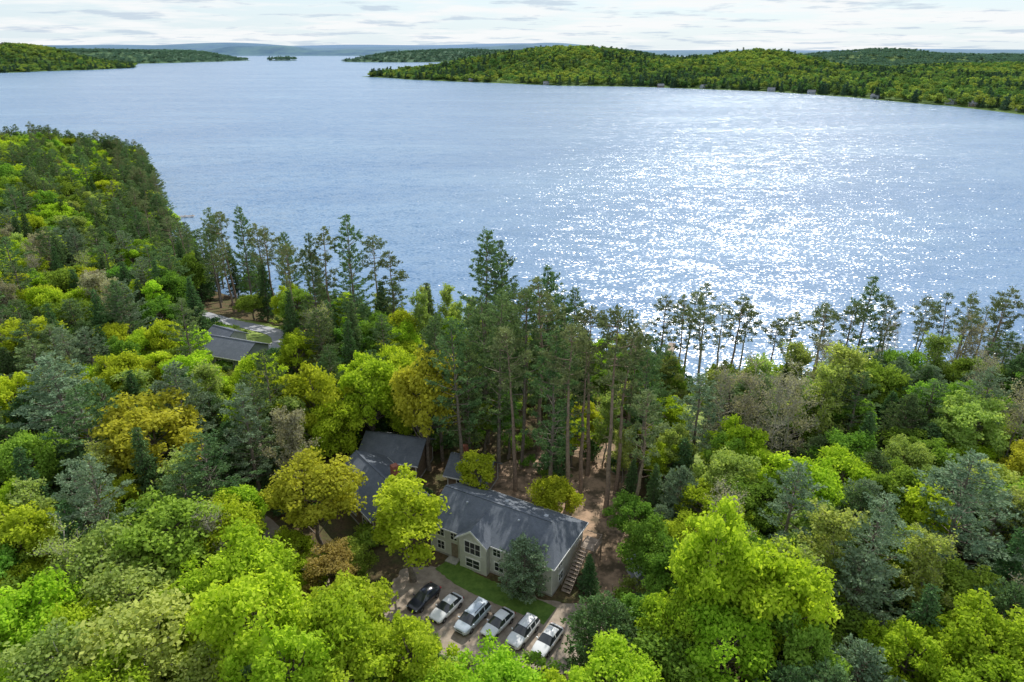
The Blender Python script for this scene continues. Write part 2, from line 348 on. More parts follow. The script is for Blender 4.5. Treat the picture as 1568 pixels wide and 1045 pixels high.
def ribbon(name,pts,w,mat,dz):
    pts=np.array(pts,float);pts=np.vstack([2*pts[0]-pts[1],pts,2*pts[-1]-pts[-2]]);O=[]
    for k in range(1,len(pts)-2):
        for f in np.linspace(0,1,12,endpoint=False):
            P0,P1,P2,P3=pts[k-1:k+3];O.append(.5*((2*P1)+(-P0+P2)*f+(2*P0-5*P1+4*P2-P3)*f**2+(-P0+3*P1-3*P2+P3)*f**3))
    O=np.array(O);T=np.gradient(O,axis=0);T/=np.linalg.norm(T,axis=1)[:,None];Nn=np.column_stack([-T[:,1],T[:,0]])
    s=np.linspace(-.5,.5,5);ww=w*(1+rng.normal(0,.03,len(O)));Q=(O[:,None]+Nn[:,None]*s[None,:,None]*ww[:,None,None]).reshape(-1,2);z=height(Q[:,0],Q[:,1])+dz
    i=np.arange(len(O)-1)[:,None]*5;j=np.arange(4)[None]
    b=MB();b.add(np.column_stack([Q,z]),np.stack([i+j,i+5+j,i+5+j+1,i+j+1],-1).reshape(-1,4))
    o=bpy.data.objects.new(name,b.mesh(name,[mat],True));COL.objects.link(o)
patch('parking_lot',[(-15,61),(-14,67),(-9,68),(-2,65),(5,62),(11,61),(12,57),(6,52),(-3,52),(-11,55)],GRAVEL,.05)
ribbon('lawn',[(-8.6,68.6),(-5.5,65.6),(-2,63.4),(2,61.2),(4.6,59.6)],3.0,LAWN,.09)
patch('pine_needle_ground',[(6,76),(10,64),(14.5,60),(18,66),(17,80),(20,95),(18,104),(14,104),(8,98),(0,92),(-6,88),(0,82)],NEEDLE,.03,.7)
patch('pine_needle_clearing',[(-36,92),(-30,95),(-32,104),(-38,104)],NEEDLE,.04)
ribbon('grass_clearing',[(30,88),(31,96),(33,106),(34,119)],5.5,LAWN2,.05)
patch('roadside_lawn',[(-72,140),(-55,132),(-46,134),(-46,143),(-56,156),(-74,158)],LAWN2,.10,.5)
patch('driveway_clearing',[(-50,78),(-44,76),(-36,82),(-36,92),(-41,100),(-46,90)],GRAVEL,.04)
ribbon('gravel_driveway',[(-75,72),(-56,76),(-44,80),(-36,77),(-28,68),(-20,63),(-12,62)],4,GRAVEL,.07)
ribbon('gravel_road',[(-44,80),(-41,90),(-42,102),(-48,118),(-50,132)],3.6,GRAVEL,.09)
ribbon('asphalt_road',[(-92,163),(-80,160),(-70,155.5),(-62,152.5),(-55,148.5),(-51.5,142),(-52,136),(-50,130)],5.4,ASPH,.2)
ribbon('shore_road',[(-44,139),(-36,136),(-28,134)],5,ASPH,.2)

# ------------------------------------------------------------------ buildings
ROOF,nt,out=newmat('asphalt_shingles')
tc=N(nt,'ShaderNodeTexCoord');br=N(nt,'ShaderNodeTexBrick');br.inputs['Scale'].default_value=2.2
br.inputs['Color1'].default_value=(.10,.12,.15,1);br.inputs['Color2'].default_value=(.155,.175,.21,1);br.inputs['Mortar'].default_value=(.065,.075,.09,1);br.inputs['Mortar Size'].default_value=.03
nt.links.new(tc.outputs['Object'],br.inputs[0]);nz=noise(nt,tc.outputs['Object'],.8,7,.7)
p=N(nt,'ShaderNodeBsdfPrincipled');p.inputs['Roughness'].default_value=.85;p.inputs['Specular IOR Level'].default_value=.25
nt.links.new(mix(nt,.45,br.outputs[0],mix(nt,ramp(nt,nz,.3,.7),(.085,.10,.12),(.19,.21,.245))),p.inputs['Base Color']);nt.links.new(p.outputs[0],out.inputs[0])
SIDING,nt,out=newmat('lap_siding')
tc=N(nt,'ShaderNodeTexCoord');sp=N(nt,'ShaderNodeSeparateXYZ');nt.links.new(tc.outputs['Object'],sp.inputs[0])
fr=mth(nt,'FRACT',mth(nt,'MULTIPLY',sp.outputs['Z'],4.5));nz=noise(nt,tc.outputs['Object'],1.5,5)
p=N(nt,'ShaderNodeBsdfPrincipled');p.inputs['Roughness'].default_value=.7
nt.links.new(mix(nt,ramp(nt,nz,.3,.7),(.60,.60,.56),(.72,.71,.66)),p.inputs['Base Color'])
bn=N(nt,'ShaderNodeBump');bn.inputs['Strength'].default_value=.6;bn.inputs['Distance'].default_value=.04;nt.links.new(fr,bn.inputs['Height']);nt.links.new(bn.outputs[0],p.inputs['Normal']);nt.links.new(p.outputs[0],out.inputs[0])
LOG=surf('stained_wood_siding',(.14,.10,.07),(.24,.18,.13),2,.8)
GREYS=surf('grey_siding',(.28,.31,.34),(.38,.41,.44),1.5,.75)
WHITE=surf('white_trim_paint',(.76,.76,.74),(.86,.86,.84),2,.5,.05)
WOOD=surf('weathered_wood',(.22,.17,.13),(.36,.29,.23),2,.85)
METALR=surf('metal_roof_light',(.36,.39,.43),(.48,.51,.55),1,.5,.05)
BRICK=surf('brick_red',(.25,.08,.05),(.36,.14,.09),3,.85)
CONC=surf('concrete',(.35,.34,.32),(.48,.46,.43),2,.9)
GLASS,nt,out=newmat('window_glass');p=N(nt,'ShaderNodeBsdfPrincipled');p.inputs['Base Color'].default_value=(.03,.035,.04,1);p.inputs['Roughness'].default_value=.06;p.inputs['Specular IOR Level'].default_value=.8;nt.links.new(p.outputs[0],out.inputs[0])
def child(name,me,parent,loc=(0,0,0)):
    o=bpy.data.objects.new(name,me);COL.objects.link(o);o.parent=parent;o.location=loc;return o
def pyobj(name,V,F,mats,parent,midx=None,solid=0,bevel=0):
    me=bpy.data.meshes.new(name);me.from_pydata([tuple(map(float,v)) for v in V],[],F)
    for m in (mats if isinstance(mats,list) else [mats]): me.materials.append(m)
    if midx is not None: me.polygons.foreach_set('material_index',midx)
    me.update();o=child(name,me,parent)
    if solid: md=o.modifiers.new('s','SOLIDIFY');md.thickness=solid;md.offset=-1
    if bevel: md=o.modifiers.new('b','BEVEL');md.width=bevel;md.segments=2
    return o
def boxVF(x0,x1,y0,y1,z0,z1):
    V=[(x0,y0,z0),(x1,y0,z0),(x1,y1,z0),(x0,y1,z0),(x0,y0,z1),(x1,y0,z1),(x1,y1,z1),(x0,y1,z1)]
    return V,[(0,3,2,1),(4,5,6,7),(0,1,5,4),(1,2,6,5),(2,3,7,6),(3,0,4,7)]
def box(name,x0,x1,y0,y1,z0,z1,mat,parent,bevel=0):
    V,F=boxVF(x0,x1,y0,y1,z0,z1);return pyobj(name,V,F,mat,parent,bevel=bevel)
def multi(name,boxes,mat,parent):
    V=[];F=[]
    for bx in boxes:
        v,f=boxVF(*bx);n=len(V);V+=v;F+=[tuple(a+n for a in q) for q in f]
    return pyobj(name,V,F,mat,parent)
def root(name,x,y,ang,z=None):
    e=bpy.data.objects.new(name,None);COL.objects.link(e);e.location=(x,y,hz(x,y) if z is None else z);e.rotation_euler=(0,0,math.radians(ang));return e
def window(par,cx,z0,w,h,y=0.0,i=0,side='f',L=0,mull=1):
    def bx(a0,a1,d0,d1,z0,z1):
        if side=='f': return (a0,a1,y-d1,y-d0,z0,z1)
        if side=='r': return (L+d0,L+d1,a0,a1,z0,z1)
        if side=='l': return (-d1,-d0,a0,a1,z0,z1)
        return (a0,a1,y+d0,y+d1,z0,z1)
    box('window_glass_%d'%i,*bx(cx-w/2,cx+w/2,.003,.035,z0,z0+h),GLASS,par)
    f=.12;B=[bx(cx-w/2-f,cx-w/2,.002,.08,z0-f,z0+h+f),bx(cx+w/2,cx+w/2+f,.002,.08,z0-f,z0+h+f),bx(cx-w/2,cx+w/2,.002,.08,z0+h,z0+h+f),bx(cx-w/2,cx+w/2,.002,.09,z0-f,z0)]
    for k in range(mull):
        q=cx-w/2+w*(k+1)/(mull+1);B.append(bx(q-.035,q+.035,.036,.06,z0,z0+h))
    B.append(bx(cx-w/2,cx+w/2,.036,.055,z0+h*.5-.025,z0+h*.5+.025))
    multi('window_frame_%d'%i,B,WHITE,par)
def gable_house(name,x,y,ang,L,D,ev,rg,hipL=0,hipR=0,wall=SIDING,roof=ROOF,ov=.5,wins=(),z=None):
    R=root(name,x,y,ang,z)
    V,F=boxVF(0,L,0,D,-.6,ev);box('foundation',-.06,L+.06,-.06,D+.06,-1.5,.25,CONC,R)
    if hipL==0: V.append((0,D/2,rg-.06));F[5]=(3,0,4,len(V)-1,7)
    if hipR==0: V.append((L,D/2,rg-.06));F[3]=(1,2,6,len(V)-1,5)
    F=[f for k,f in enumerate(F) if k!=1];pyobj('walls',V,F,wall,R)
    s=(rg-ev)/(D/2);ze=ev-s*ov+.14;zr=rg+.14
    a=(-ov,-ov,ze);b2=(L+ov,-ov,ze);c=(L+ov,D+ov,ze);d=(-ov,D+ov,ze);e=(hipL if hipL else -ov,D/2,zr);f=(L-hipR if hipR else L+ov,D/2,zr)
    Fs=[(0,1,5,4),(2,3,4,5)]
    if hipL:Fs.append((3,0,4))
    if hipR:Fs.append((1,2,5))
    pyobj('roof',[a,b2,c,d,e,f],Fs,roof,R,solid=.14)
    B=[(-ov,L+ov,-ov-.05,-ov-.004,ze-.22,ze-.02),(-ov,L+ov,D+ov+.004,D+ov+.05,ze-.22,ze-.02)]
    if hipR:B.append((L+ov+.004,L+ov+.05,-ov,D+ov,ze-.22,ze-.02))
    multi('gutter_fascia',B,WHITE,R)
    box('ridge_cap',e[0]+.05,f[0]-.05,D/2-.14,D/2+.14,zr-.03,zr+.04,roof,R)
    multi('corner_boards',[(-.03,.1,-.03,-.001,.25,ev-.1),(L-.1,L+.03,-.03,-.001,.25,ev-.1),(L+.001,L+.031,D-.1,D+.03,.25,ev-.1)],WHITE,R)
    for i,w in enumerate(wins): window(R,*w[:4],y=w[4] if len(w)>4 else 0,i=i,side=w[5] if len(w)>5 else 'f',L=L)
    return R
# main lodge
R=gable_house('lakeside_lodge',-10.5,71.3,-29,17.4,8.9,4.7,6.9,0,2.2,wins=[(1.6,2.9,1.0,1.1),(1.6,.8,1.0,1.2),(3.6,2.9,.9,1.1),(9.9,2.9,1.0,1.1),(12.6,2.9,1.3,1.1),(15.4,2.9,1.0,1.1),(10.2,.7,1.2,1.2),(13.2,.7,1.3,1.2),(2.2,2.9,1.1,1.1,0,'r'),(7,3.0,1.1,1.1,0,'r'),(2.4,.7,1.1,1.1,0,'r')])
bw0,bw1=5.0,8.9;cx=(bw0+bw1)/2
V=[(bw0,-.9,-.3),(bw1,-.9,-.3),(bw1,3,-.3),(bw0,3,-.3),(bw0,-.9,4.8),(bw1,-.9,4.8),(bw1,3,4.8),(bw0,3,4.8),(cx,-.9,6.3),(cx,3,6.3)]
pyobj('gable_bay_walls',V,[(0,1,5,8,4),(1,2,6,5),(3,0,4,7)],SIDING,R)
pyobj('gable_bay_roof',[(bw0-.4,-1.35,4.63),(cx,-1.35,6.5),(cx,3.6,6.5),(bw0-.4,3.6,4.63),(bw1+.4,-1.35,4.63),(bw1+.4,3.6,4.63)],[(0,1,2,3),(1,4,5,2)],ROOF,R,solid=.13)
pyobj('gable_bay_trim',[(bw0-.42,-1.38,4.35),(cx,-1.38,6.22),(bw1+.42,-1.38,4.35),(bw1+.42,-1.38,4.6),(cx,-1.38,6.52),(bw0-.42,-1.38,4.6)],[(0,1,4,5),(1,2,3,4)],WHITE,R,solid=.05)
window(R,cx,2.7,2.2,1.7,y=-.9,i=20,mull=2);window(R,cx,.6,1.9,1.2,y=-.9,i=21,mull=1)
box('entry_door',3.2,4.15,-.06,-.003,.2,2.3,WOOD,R);box('entry_step',2.9,4.5,-1.2,-.07,-.3,.2,CONC,R)
multi('roof_vents',[(3.5,3.75,3.2,3.45,5.9,6.6),(11,11.25,3.2,3.45,5.9,6.6),(13.4,13.9,5.6,6.1,5.6,6.5),(8,8.4,5.3,5.7,6,7.0)],METALR,R)
B=[]
for k in range(12): B.append((18.1,19.2,1.2+k*.42,1.65+k*.42,.2+k*.235,.26+k*.235))
B+=[(18.1,20.2,6.3,8.7,3.0,3.12)]
for px,py in((18.15,6.4),(20.1,6.4),(20.1,8.6)):B.append((px-.07,px+.07,py-.07,py+.07,-.3,4.1))
B+=[(20.1,20.16,6.4,8.6,4.0,4.08),(18.15,20.1,8.56,8.62,4.0,4.08)]
for k in range(7):B.append((20.11,20.15,6.6+k*.3,6.64+k*.3,3.12,4.0))
multi('exterior_stair',B,WOOD,R)
V=[];F=[]
for sx in(18.06,19.2):
    n=len(V);V+=[(sx,1.2,.0),(sx,6.3,2.85),(sx,6.3,3.1),(sx,1.2,.3),(sx+.05,1.2,.0),(sx+.05,6.3,2.85),(sx+.05,6.3,3.1),(sx+.05,1.2,.3)];F+=[(n,n+1,n+2,n+3),(n+7,n+6,n+5,n+4),(n+3,n+2,n+6,n+7),(n,n+4,n+5,n+1)]
    n=len(V);V+=[(sx,1.2,1.1),(sx,6.3,3.95),(sx,6.3,4.03),(sx,1.2,1.18),(sx+.05,1.2,1.1),(sx+.05,6.3,3.95),(sx+.05,6.3,4.03),(sx+.05,1.2,1.18)];F+=[(n,n+1,n+2,n+3),(n+7,n+6,n+5,n+4),(n+3,n+2,n+6,n+7),(n,n+4,n+5,n+1)]
pyobj('stair_stringers',V,F,WOOD,R)
R2=gable_house('cottage_house',-25.5,82,-52,12,8,4.0,6.3,0,0,LOG,wins=[(2,1.2,1.2,1.2),(6,1.2,1.4,1.2),(9.5,1.2,1.2,1.2)])
multi('chimney',[(8,8.9,5,5.9,4,8.0)],BRICK,R2)
R2b=gable_house('cottage_house',-23,88,-14,9,7,3.6,5.6,0,0,LOG,wins=[(2,1.2,1.2,1.2),(6,1.2,1.4,1.2)])
R3=gable_house('guest_cabin',-9.5,84.5,-20,6,5,2.8,4.6,0,0,LOG,wins=[(2,1.0,1.0,1.0)]);multi('chimney',[(1,1.8,3,3.8,3,5.8)],BRICK,R3)
R4=gable_house('shed',14.4,67.0,-74,2.9,2.4,1.9,2.5,0,0,GREYS,METALR,.2)
R5=gable_house('lake_house',-65,127.5,-20,12,8,3.2,5.2,0,0,GREYS,wins=[(2,1.0,1.2,1.2),(6,1.0,1.4,1.2),(9,1,1.2,1.2)])
gable_house('garage',-67,137,-30,6,6,2.4,4.0,0,0,GREYS)
gable_house('boat_house',27,118,8,6,5,2.4,3.8,0,0,LOG)
gable_house('small_cabin',37,79,-25,6,5,2.6,4.1,0,0,LOG)
Rd=root('wooden_deck',10.5,60,-25)
B=[(0,4.2,k*.16,k*.16+.14,.8,.84) for k in range(20)]+[(x,x+.12,y,y+.12,-.3,1.8) for x in(0,2,4.1) for y in(-.14,3.22)]+[(0,4.2,-.12,-.06,1.7,1.78),(0,4.2,-.12,-.06,1.25,1.3)]
multi('deck_boards',B,WOOD,Rd)
Rd=root('garden_stairs',13,47.5,-65)
multi('steps',[(0,2,k*.4,k*.4+.38,k*.2,k*.2+.1) for k in range(9)]+[(-.1,0,k*.9,k*.9+.1,0,k*.4+1.1) for k in range(4)]+[(2,2.1,k*.9,k*.9+.1,0,k*.4+1.1) for k in range(4)],WOOD,Rd)
for (x,y,a,l) in((-139,280,10,7),(34,135,70,14)):
    Rd=root('dock',x,y,a,LAKE)
    multi('dock_planks',[(k*.5,k*.5+.46,0,1.6,.5,.56) for k in range(int(l*2))]+[(k*3.0,k*3.0+.14,-.14,0,-2,.9) for k in range(int(l/3)+1)]+[(k*3.0,k*3.0+.14,1.6,1.74,-2,.9) for k in range(int(l/3)+1)],WOOD,Rd)
gable_house('boathouse',-205,384,60,8,6,3,4.6,0,0,LOG)
for (x,y,a) in((-90,1530,10),(60,1400,-5),(262,1306,0),(330,1262,20),(415,1180,-30),(452,1110,-30),(500,1010,-50),(540,900,-60),(548,865,-60),(560,800,-70),(536,726,-60)):
    gable_house('shoreline_cottage',x,y,a,11,8,4,6.5,0,0,random.choice([GREYS,LOG,GREYS]),ROOF,.5,wins=[(3,1.5,2,1.6),(8,1.5,2,1.6)])

# ------------------------------------------------------------------ cars
def paint(name,c,met=.0):
    m,nt,out=newmat(name);p=N(nt,'ShaderNodeBsdfPrincipled');tc=N(nt,'ShaderNodeTexCoord');f=noise(nt,tc.outputs['Object'],4,4)
    nt.links.new(mix(nt,f,[v*.94 for v in c],c),p.inputs['Base Color']);p.inputs['Roughness'].default_value=.28;p.inputs['Metallic'].default_value=met;p.inputs['Coat Weight'].default_value=.6;p.inputs['Coat Roughness'].default_value=.05
    nt.links.new(p.outputs[0],out.inputs[0]);return m
PW=paint('car_paint_white',(.84,.84,.84));PS=paint('car_paint_silver',(.55,.62,.70),.1);PK=paint('car_paint_black',(.015,.018,.03))
RUB=surf('tyre_rubber',(.02,.02,.02),(.035,.035,.035),5,.85);ALU=surf('wheel_alloy',(.4,.4,.42),(.5,.5,.52),5,.35,0,metal=.8);BLK=surf('black_plastic',(.02,.02,.02),(.04,.04,.04),5,.6)
LAMP=surf('headlamp_lens',(.6,.62,.65),(.7,.72,.75),5,.15,0);TAIL=surf('tail_lamp_lens',(.3,.01,.01),(.4,.02,.02),5,.2,0)
SED=[(-2.25,.62,.60,.64,.50),(-2.12,.80,.66,.71,.62),(-1.7,.88,.76,.83,.70),(-1.0,.90,.86,.95,.74),(-.9,.90,.87,.97,.73),(-.2,.90,.90,1.36,.60),(.0,.90,.90,1.42,.59),(.40,.90,.91,1.45,.59),(.48,.90,.91,1.45,.59),(1.1,.90,.92,1.42,.59),(1.35,.89,.93,1.34,.60),(1.9,.87,.93,1.02,.70),(2.15,.82,.90,.97,.68),(2.28,.70,.72,.76,.55)]
VAN=[(-2.45,.66,.72,.76,.55),(-2.32,.84,.80,.86,.66),(-1.95,.93,.92,1.0,.76),(-1.55,.95,.98,1.08,.78),(-1.45,.95,.99,1.12,.77),(-.75,.96,1.02,1.62,.70),(-.55,.96,1.02,1.70,.69),(.2,.96,1.03,1.77,.69),(.28,.96,1.03,1.77,.69),(1.2,.96,1.04,1.77,.69),(1.28,.96,1.04,1.77,.69),(2.1,.94,1.05,1.72,.68),(2.38,.92,1.05,1.3,.72),(2.48,.84,.95,1.0,.68)]
SUV=[(-2.3,.64,.72,.76,.5),(-2.18,.84,.80,.86,.64),(-1.7,.92,.92,1.0,.74),(-1.0,.93,.97,1.06,.76),(-.9,.93,.98,1.1,.75),(-.3,.93,1.0,1.58,.66),(-.1,.93,1.0,1.64,.65),(.4,.93,1.01,1.68,.65),(.48,.93,1.01,1.68,.65),(1.3,.93,1.03,1.66,.65),(1.38,.93,1.03,1.66,.65),(1.95,.91,1.04,1.58,.64),(2.2,.88,1.04,1.2,.70),(2.3,.8,.9,.95,.64)]
def car(kind,paintm,x,y,ang):
    ST={'sedan':SED,'van':VAN,'suv':SUV}[kind]
    R=root({'sedan':'parked_car','van':'parked_minivan','suv':'parked_suv'}[kind],x,y,ang);R.location.z+=.07
    V=[];F=[];M=[]
    for (sx,hw,zs,zt,tw) in ST:
        zb=.24 if abs(sx)<2 else .30
        half=[(hw*.90,zb),(hw,zb+.14),(hw*1.01,zs-.2),(hw*.985,zs-.03),(hw*.93,zs),(tw+(.05 if zt-zs>.2 else .03),zt-.09*(zt-zs)/.5),(tw*.9,zt),(0,zt+.025)]
        ring=half+[(-a,c) for a,c in half[-2::-1]]
        V+=[(sx,a,c) for a,c in ring]
    K=15
    for s in range(len(ST)-1):
        x0,x1=ST[s][0],ST[s+1][0];cab0=ST[s][3]-ST[s][2]>.2;cab1=ST[s+1][3]-ST[s+1][2]>.2
        for k in range(K-1):
            F.append((s*K+k,(s+1)*K+k,(s+1)*K+k+1,s*K+k+1))
            side=k in(4,9);top=k in(5,6,7,8)
            g=0
            if side and (cab0 or cab1) and x1-x0>.12: g=1
            if top and (cab0!=cab1) : g=1
            if top and cab0 and cab1 and s+1<len(ST)-1 and ((ST[s+1][3]-ST[s][3]>.045 and x1<0.05) or (ST[s][3]-ST[s+1][3]>.25)): g=1
            if k in(0,13): g=2
            M.append(g)
        F.append((s*K,s*K+K-1,(s+1)*K+K-1,(s+1)*K));M.append(2)
    F.append(tuple(range(K)));M.append(0);F.append(tuple((len(ST)-1)*K+k for k in range(K-1,-1,-1)));M.append(0)
    o=pyobj('body',V,F,[paintm,GLASS,BLK],R,midx=M);o.data.polygons.foreach_set('use_smooth',[True]*len(F));
    L=ST[-1][0];hw=.9 if kind=='sedan' else .94;wr=.33 if kind=='sedan' else .36
    for i,(wx,wy) in enumerate(((-1.38,1),(-1.38,-1),(1.38,1),(1.38,-1))):
        b=MB();pr=[(-.11,wr*.55),(-.11,wr*.93),(-.08,wr),(.08,wr),(.11,wr*.93),(.11,wr*.62)]
        yy=wy*(hw-.09);b.tube([(wx,yy+a,wr-.06) for a,_ in pr],[1]*6,24,0)
        V0=b.V[0].reshape(6,24,3)
        for q,(a,r) in enumerate(pr):
            t=np.linspace(0,2*np.pi,24,endpoint=False);V0[q,:,0]=wx+np.cos(t)*r;V0[q,:,1]=yy+a;V0[q,:,2]=wr-.06+np.sin(t)*r
        b.V[0]=V0.reshape(-1,3)
        for sp_ in range(5):
            t=sp_*1.2566;cx_,cz_=math.cos(t),math.sin(t);d=wy*.105
            b.add([(wx-cz_*.05,yy+d,wr-.06+cx_*.05),(wx+cz_*.05,yy+d,wr-.06-cx_*.05),(wx+cx_*wr*.62+cz_*.04,yy+d,wr-.06+cz_*wr*.62-cx_*.04),(wx+cx_*wr*.62-cz_*.04,yy+d,wr-.06+cz_*wr*.62+cx_*.04)],[[0,1,2,3]],1)
        child('wheel_%d'%(i+1),b.mesh('wheel',[RUB,ALU]),R)
        b=MB();t=np.linspace(-.15,np.pi+.15,17);yo=wy*(hw+.006);
        Vi=[];
        for q in t: Vi+=[(wx+math.cos(q)*wr*1.02,yo,wr-.06+math.sin(q)*wr*1.02),(wx+math.cos(q)*wr*1.2,yo,wr-.06+math.sin(q)*wr*1.2)]
        b.add(Vi,[[2*q,2*q+2,2*q+3,2*q+1] for q in range(16)]);child('wheel_arch_%d'%(i+1),b.mesh('arch',[BLK]),R)
    zf=ST[1][2];xf=ST[0][0]
    multi('headlamps',[(xf+.06,xf+.3,.48,.80,zf-.12,zf+.01),(xf+.06,xf+.3,-.80,-.48,zf-.12,zf+.01)],LAMP,R)
    multi('grille',[(xf-.012,xf+.1,-.42,.42,zf-.2,zf-.06),(xf-.012,xf+.1,-.5,.5,.32,.42)],BLK,R)
    zr=ST[-2][2]
    multi('tail_lamps',[(L-.22,L-.03,.55,.83,zr-.16,zr-.02),(L-.22,L-.03,-.83,-.55,zr-.16,zr-.02)],TAIL,R)
    xm=ST[4][0]+.25
    multi('mirrors',[(xm,xm+.12,hw,hw+.18,ST[4][2]+.02,ST[4][2]+.15),(xm,xm+.12,-hw-.18,-hw,ST[4][2]+.02,ST[4][2]+.15)],paintm,R)
    if kind!='sedan': multi('roof_rails',[(-.3,1.6,.56,.60,ST[7][3]+.01,ST[7][3]+.07),(-.3,1.6,-.60,-.56,ST[7][3]+.01,ST[7][3]+.07)],BLK,R)
car('sedan',PK,-10.4,62.0,56);car('sedan',PW,-7.6,60.4,55);car('van',PS,-4.5,58.9,56);car('sedan',PW,-1.6,58.1,53);car('suv',PW,1.2,56.8,56);car('sedan',PW,3.9,55.7,57)

# ------------------------------------------------------------------ trees
placed=[]
def tree(kind,x,y,h,R,mat,var=None,bark=None):
    g=G[kind];me,H0,R0=g[(var if var is not None else rng.integers(len(g)))%len(g)]
    o=bpy.data.objects.new(NAMES[kind],me);COL.objects.link(o)
    o.location=(x,y,hz(x,y)-.1);s=R/R0;sx=s*rng.uniform(.92,1.08);o.scale=(sx,s,h/H0);lean=.02 if kind!='rp' else .04
    o.rotation_euler=(rng.normal(0,lean),rng.normal(0,lean),rng.uniform(0,6.28))
    o.material_slots[1].link='OBJECT';o.material_slots[1].material=mat
    if bark: o.material_slots[0].link='OBJECT';o.material_slots[0].material=bark
    placed.append((x,y,R))
T=tree
for a in [('wp',-5.8,120,31,4.6),('wp',-1.1,124,29,3.6),('wp',6.4,106,28,3.6),('wp',-33.5,136,31,4.2),('rp',-28,136,27,3),('rp',-25,133,24,3.2),('rp',-37.5,133,28,3.2),('wp',-40.7,133,27,2.8),('rp',-44.5,131,25,2.6),('wp',-53,158,24,3),('rp',-60,163,25,3.4),('rp',-64,166,25,3.4),('wp',-68,168,28,3.4),('rp',-73,171,26,3),('wp',-79,175,26,3.5),('rp',-57,166,22,3),('rp',-50,160,20,2.6),
 ('wp',-2.1,89,29,4),('wp',1.5,90,30,3.6),('rp',4.4,95,29,3.6),('wp',5.5,82,27,3.6),('wp',-7.4,86,27,4),('rp',7.9,80,28,3.4),('rp',12.9,78,31,3.3),('rp',15.3,84,26,3),('wp',-4,97,26,3.8),('wp',9,100,25,3.8),('rp',0.5,84,26,3),('rp',11.5,88,27,3.2),('wp',-11,92,24,3.4),('rp',2,103,25,3.4),('wp',-1,110,23,3.6),('rp',16.5,75,22,2.8),('rp',18,90,23,2.8),('rp',10,83,24,2.8)]:
    T(*a,L_RPINE if a[0]=='rp' else L_PINE,bark=BARKR if a[0]=='rp' else None)
for u,dy,h in((28,2,22),(30.5,-3,23.5),(33,1,22.5),(35.5,-4,22),(37,3,24),(38.5,-1,23),(41,-3,23.5),(43.5,1,23),(53,0,20),(56,-4,21.5),(58.5,2,21),(61.5,-3,22),(64.5,0,24.5),(69,-2,21.5),(72,3,22),(74.5,-2,23),(77.5,2,21),(80,-3,22.5),(82.5,-2,23),(85.5,2,22),(88,-2,22),(91,1,23),(94,-3,21),(97,1,23),(101,-2,22),(105,0,23),(109,-1,22)):
    if u==64.5: T('wp',u,117,26,3.4,L_PINE)
    else: T('rp',u,118+dy,h+rng.uniform(-1.5,1),rng.uniform(2.1,3.2),L_RPINE,bark=[BARKR,BARKG,BARKR][rng.integers(3)])
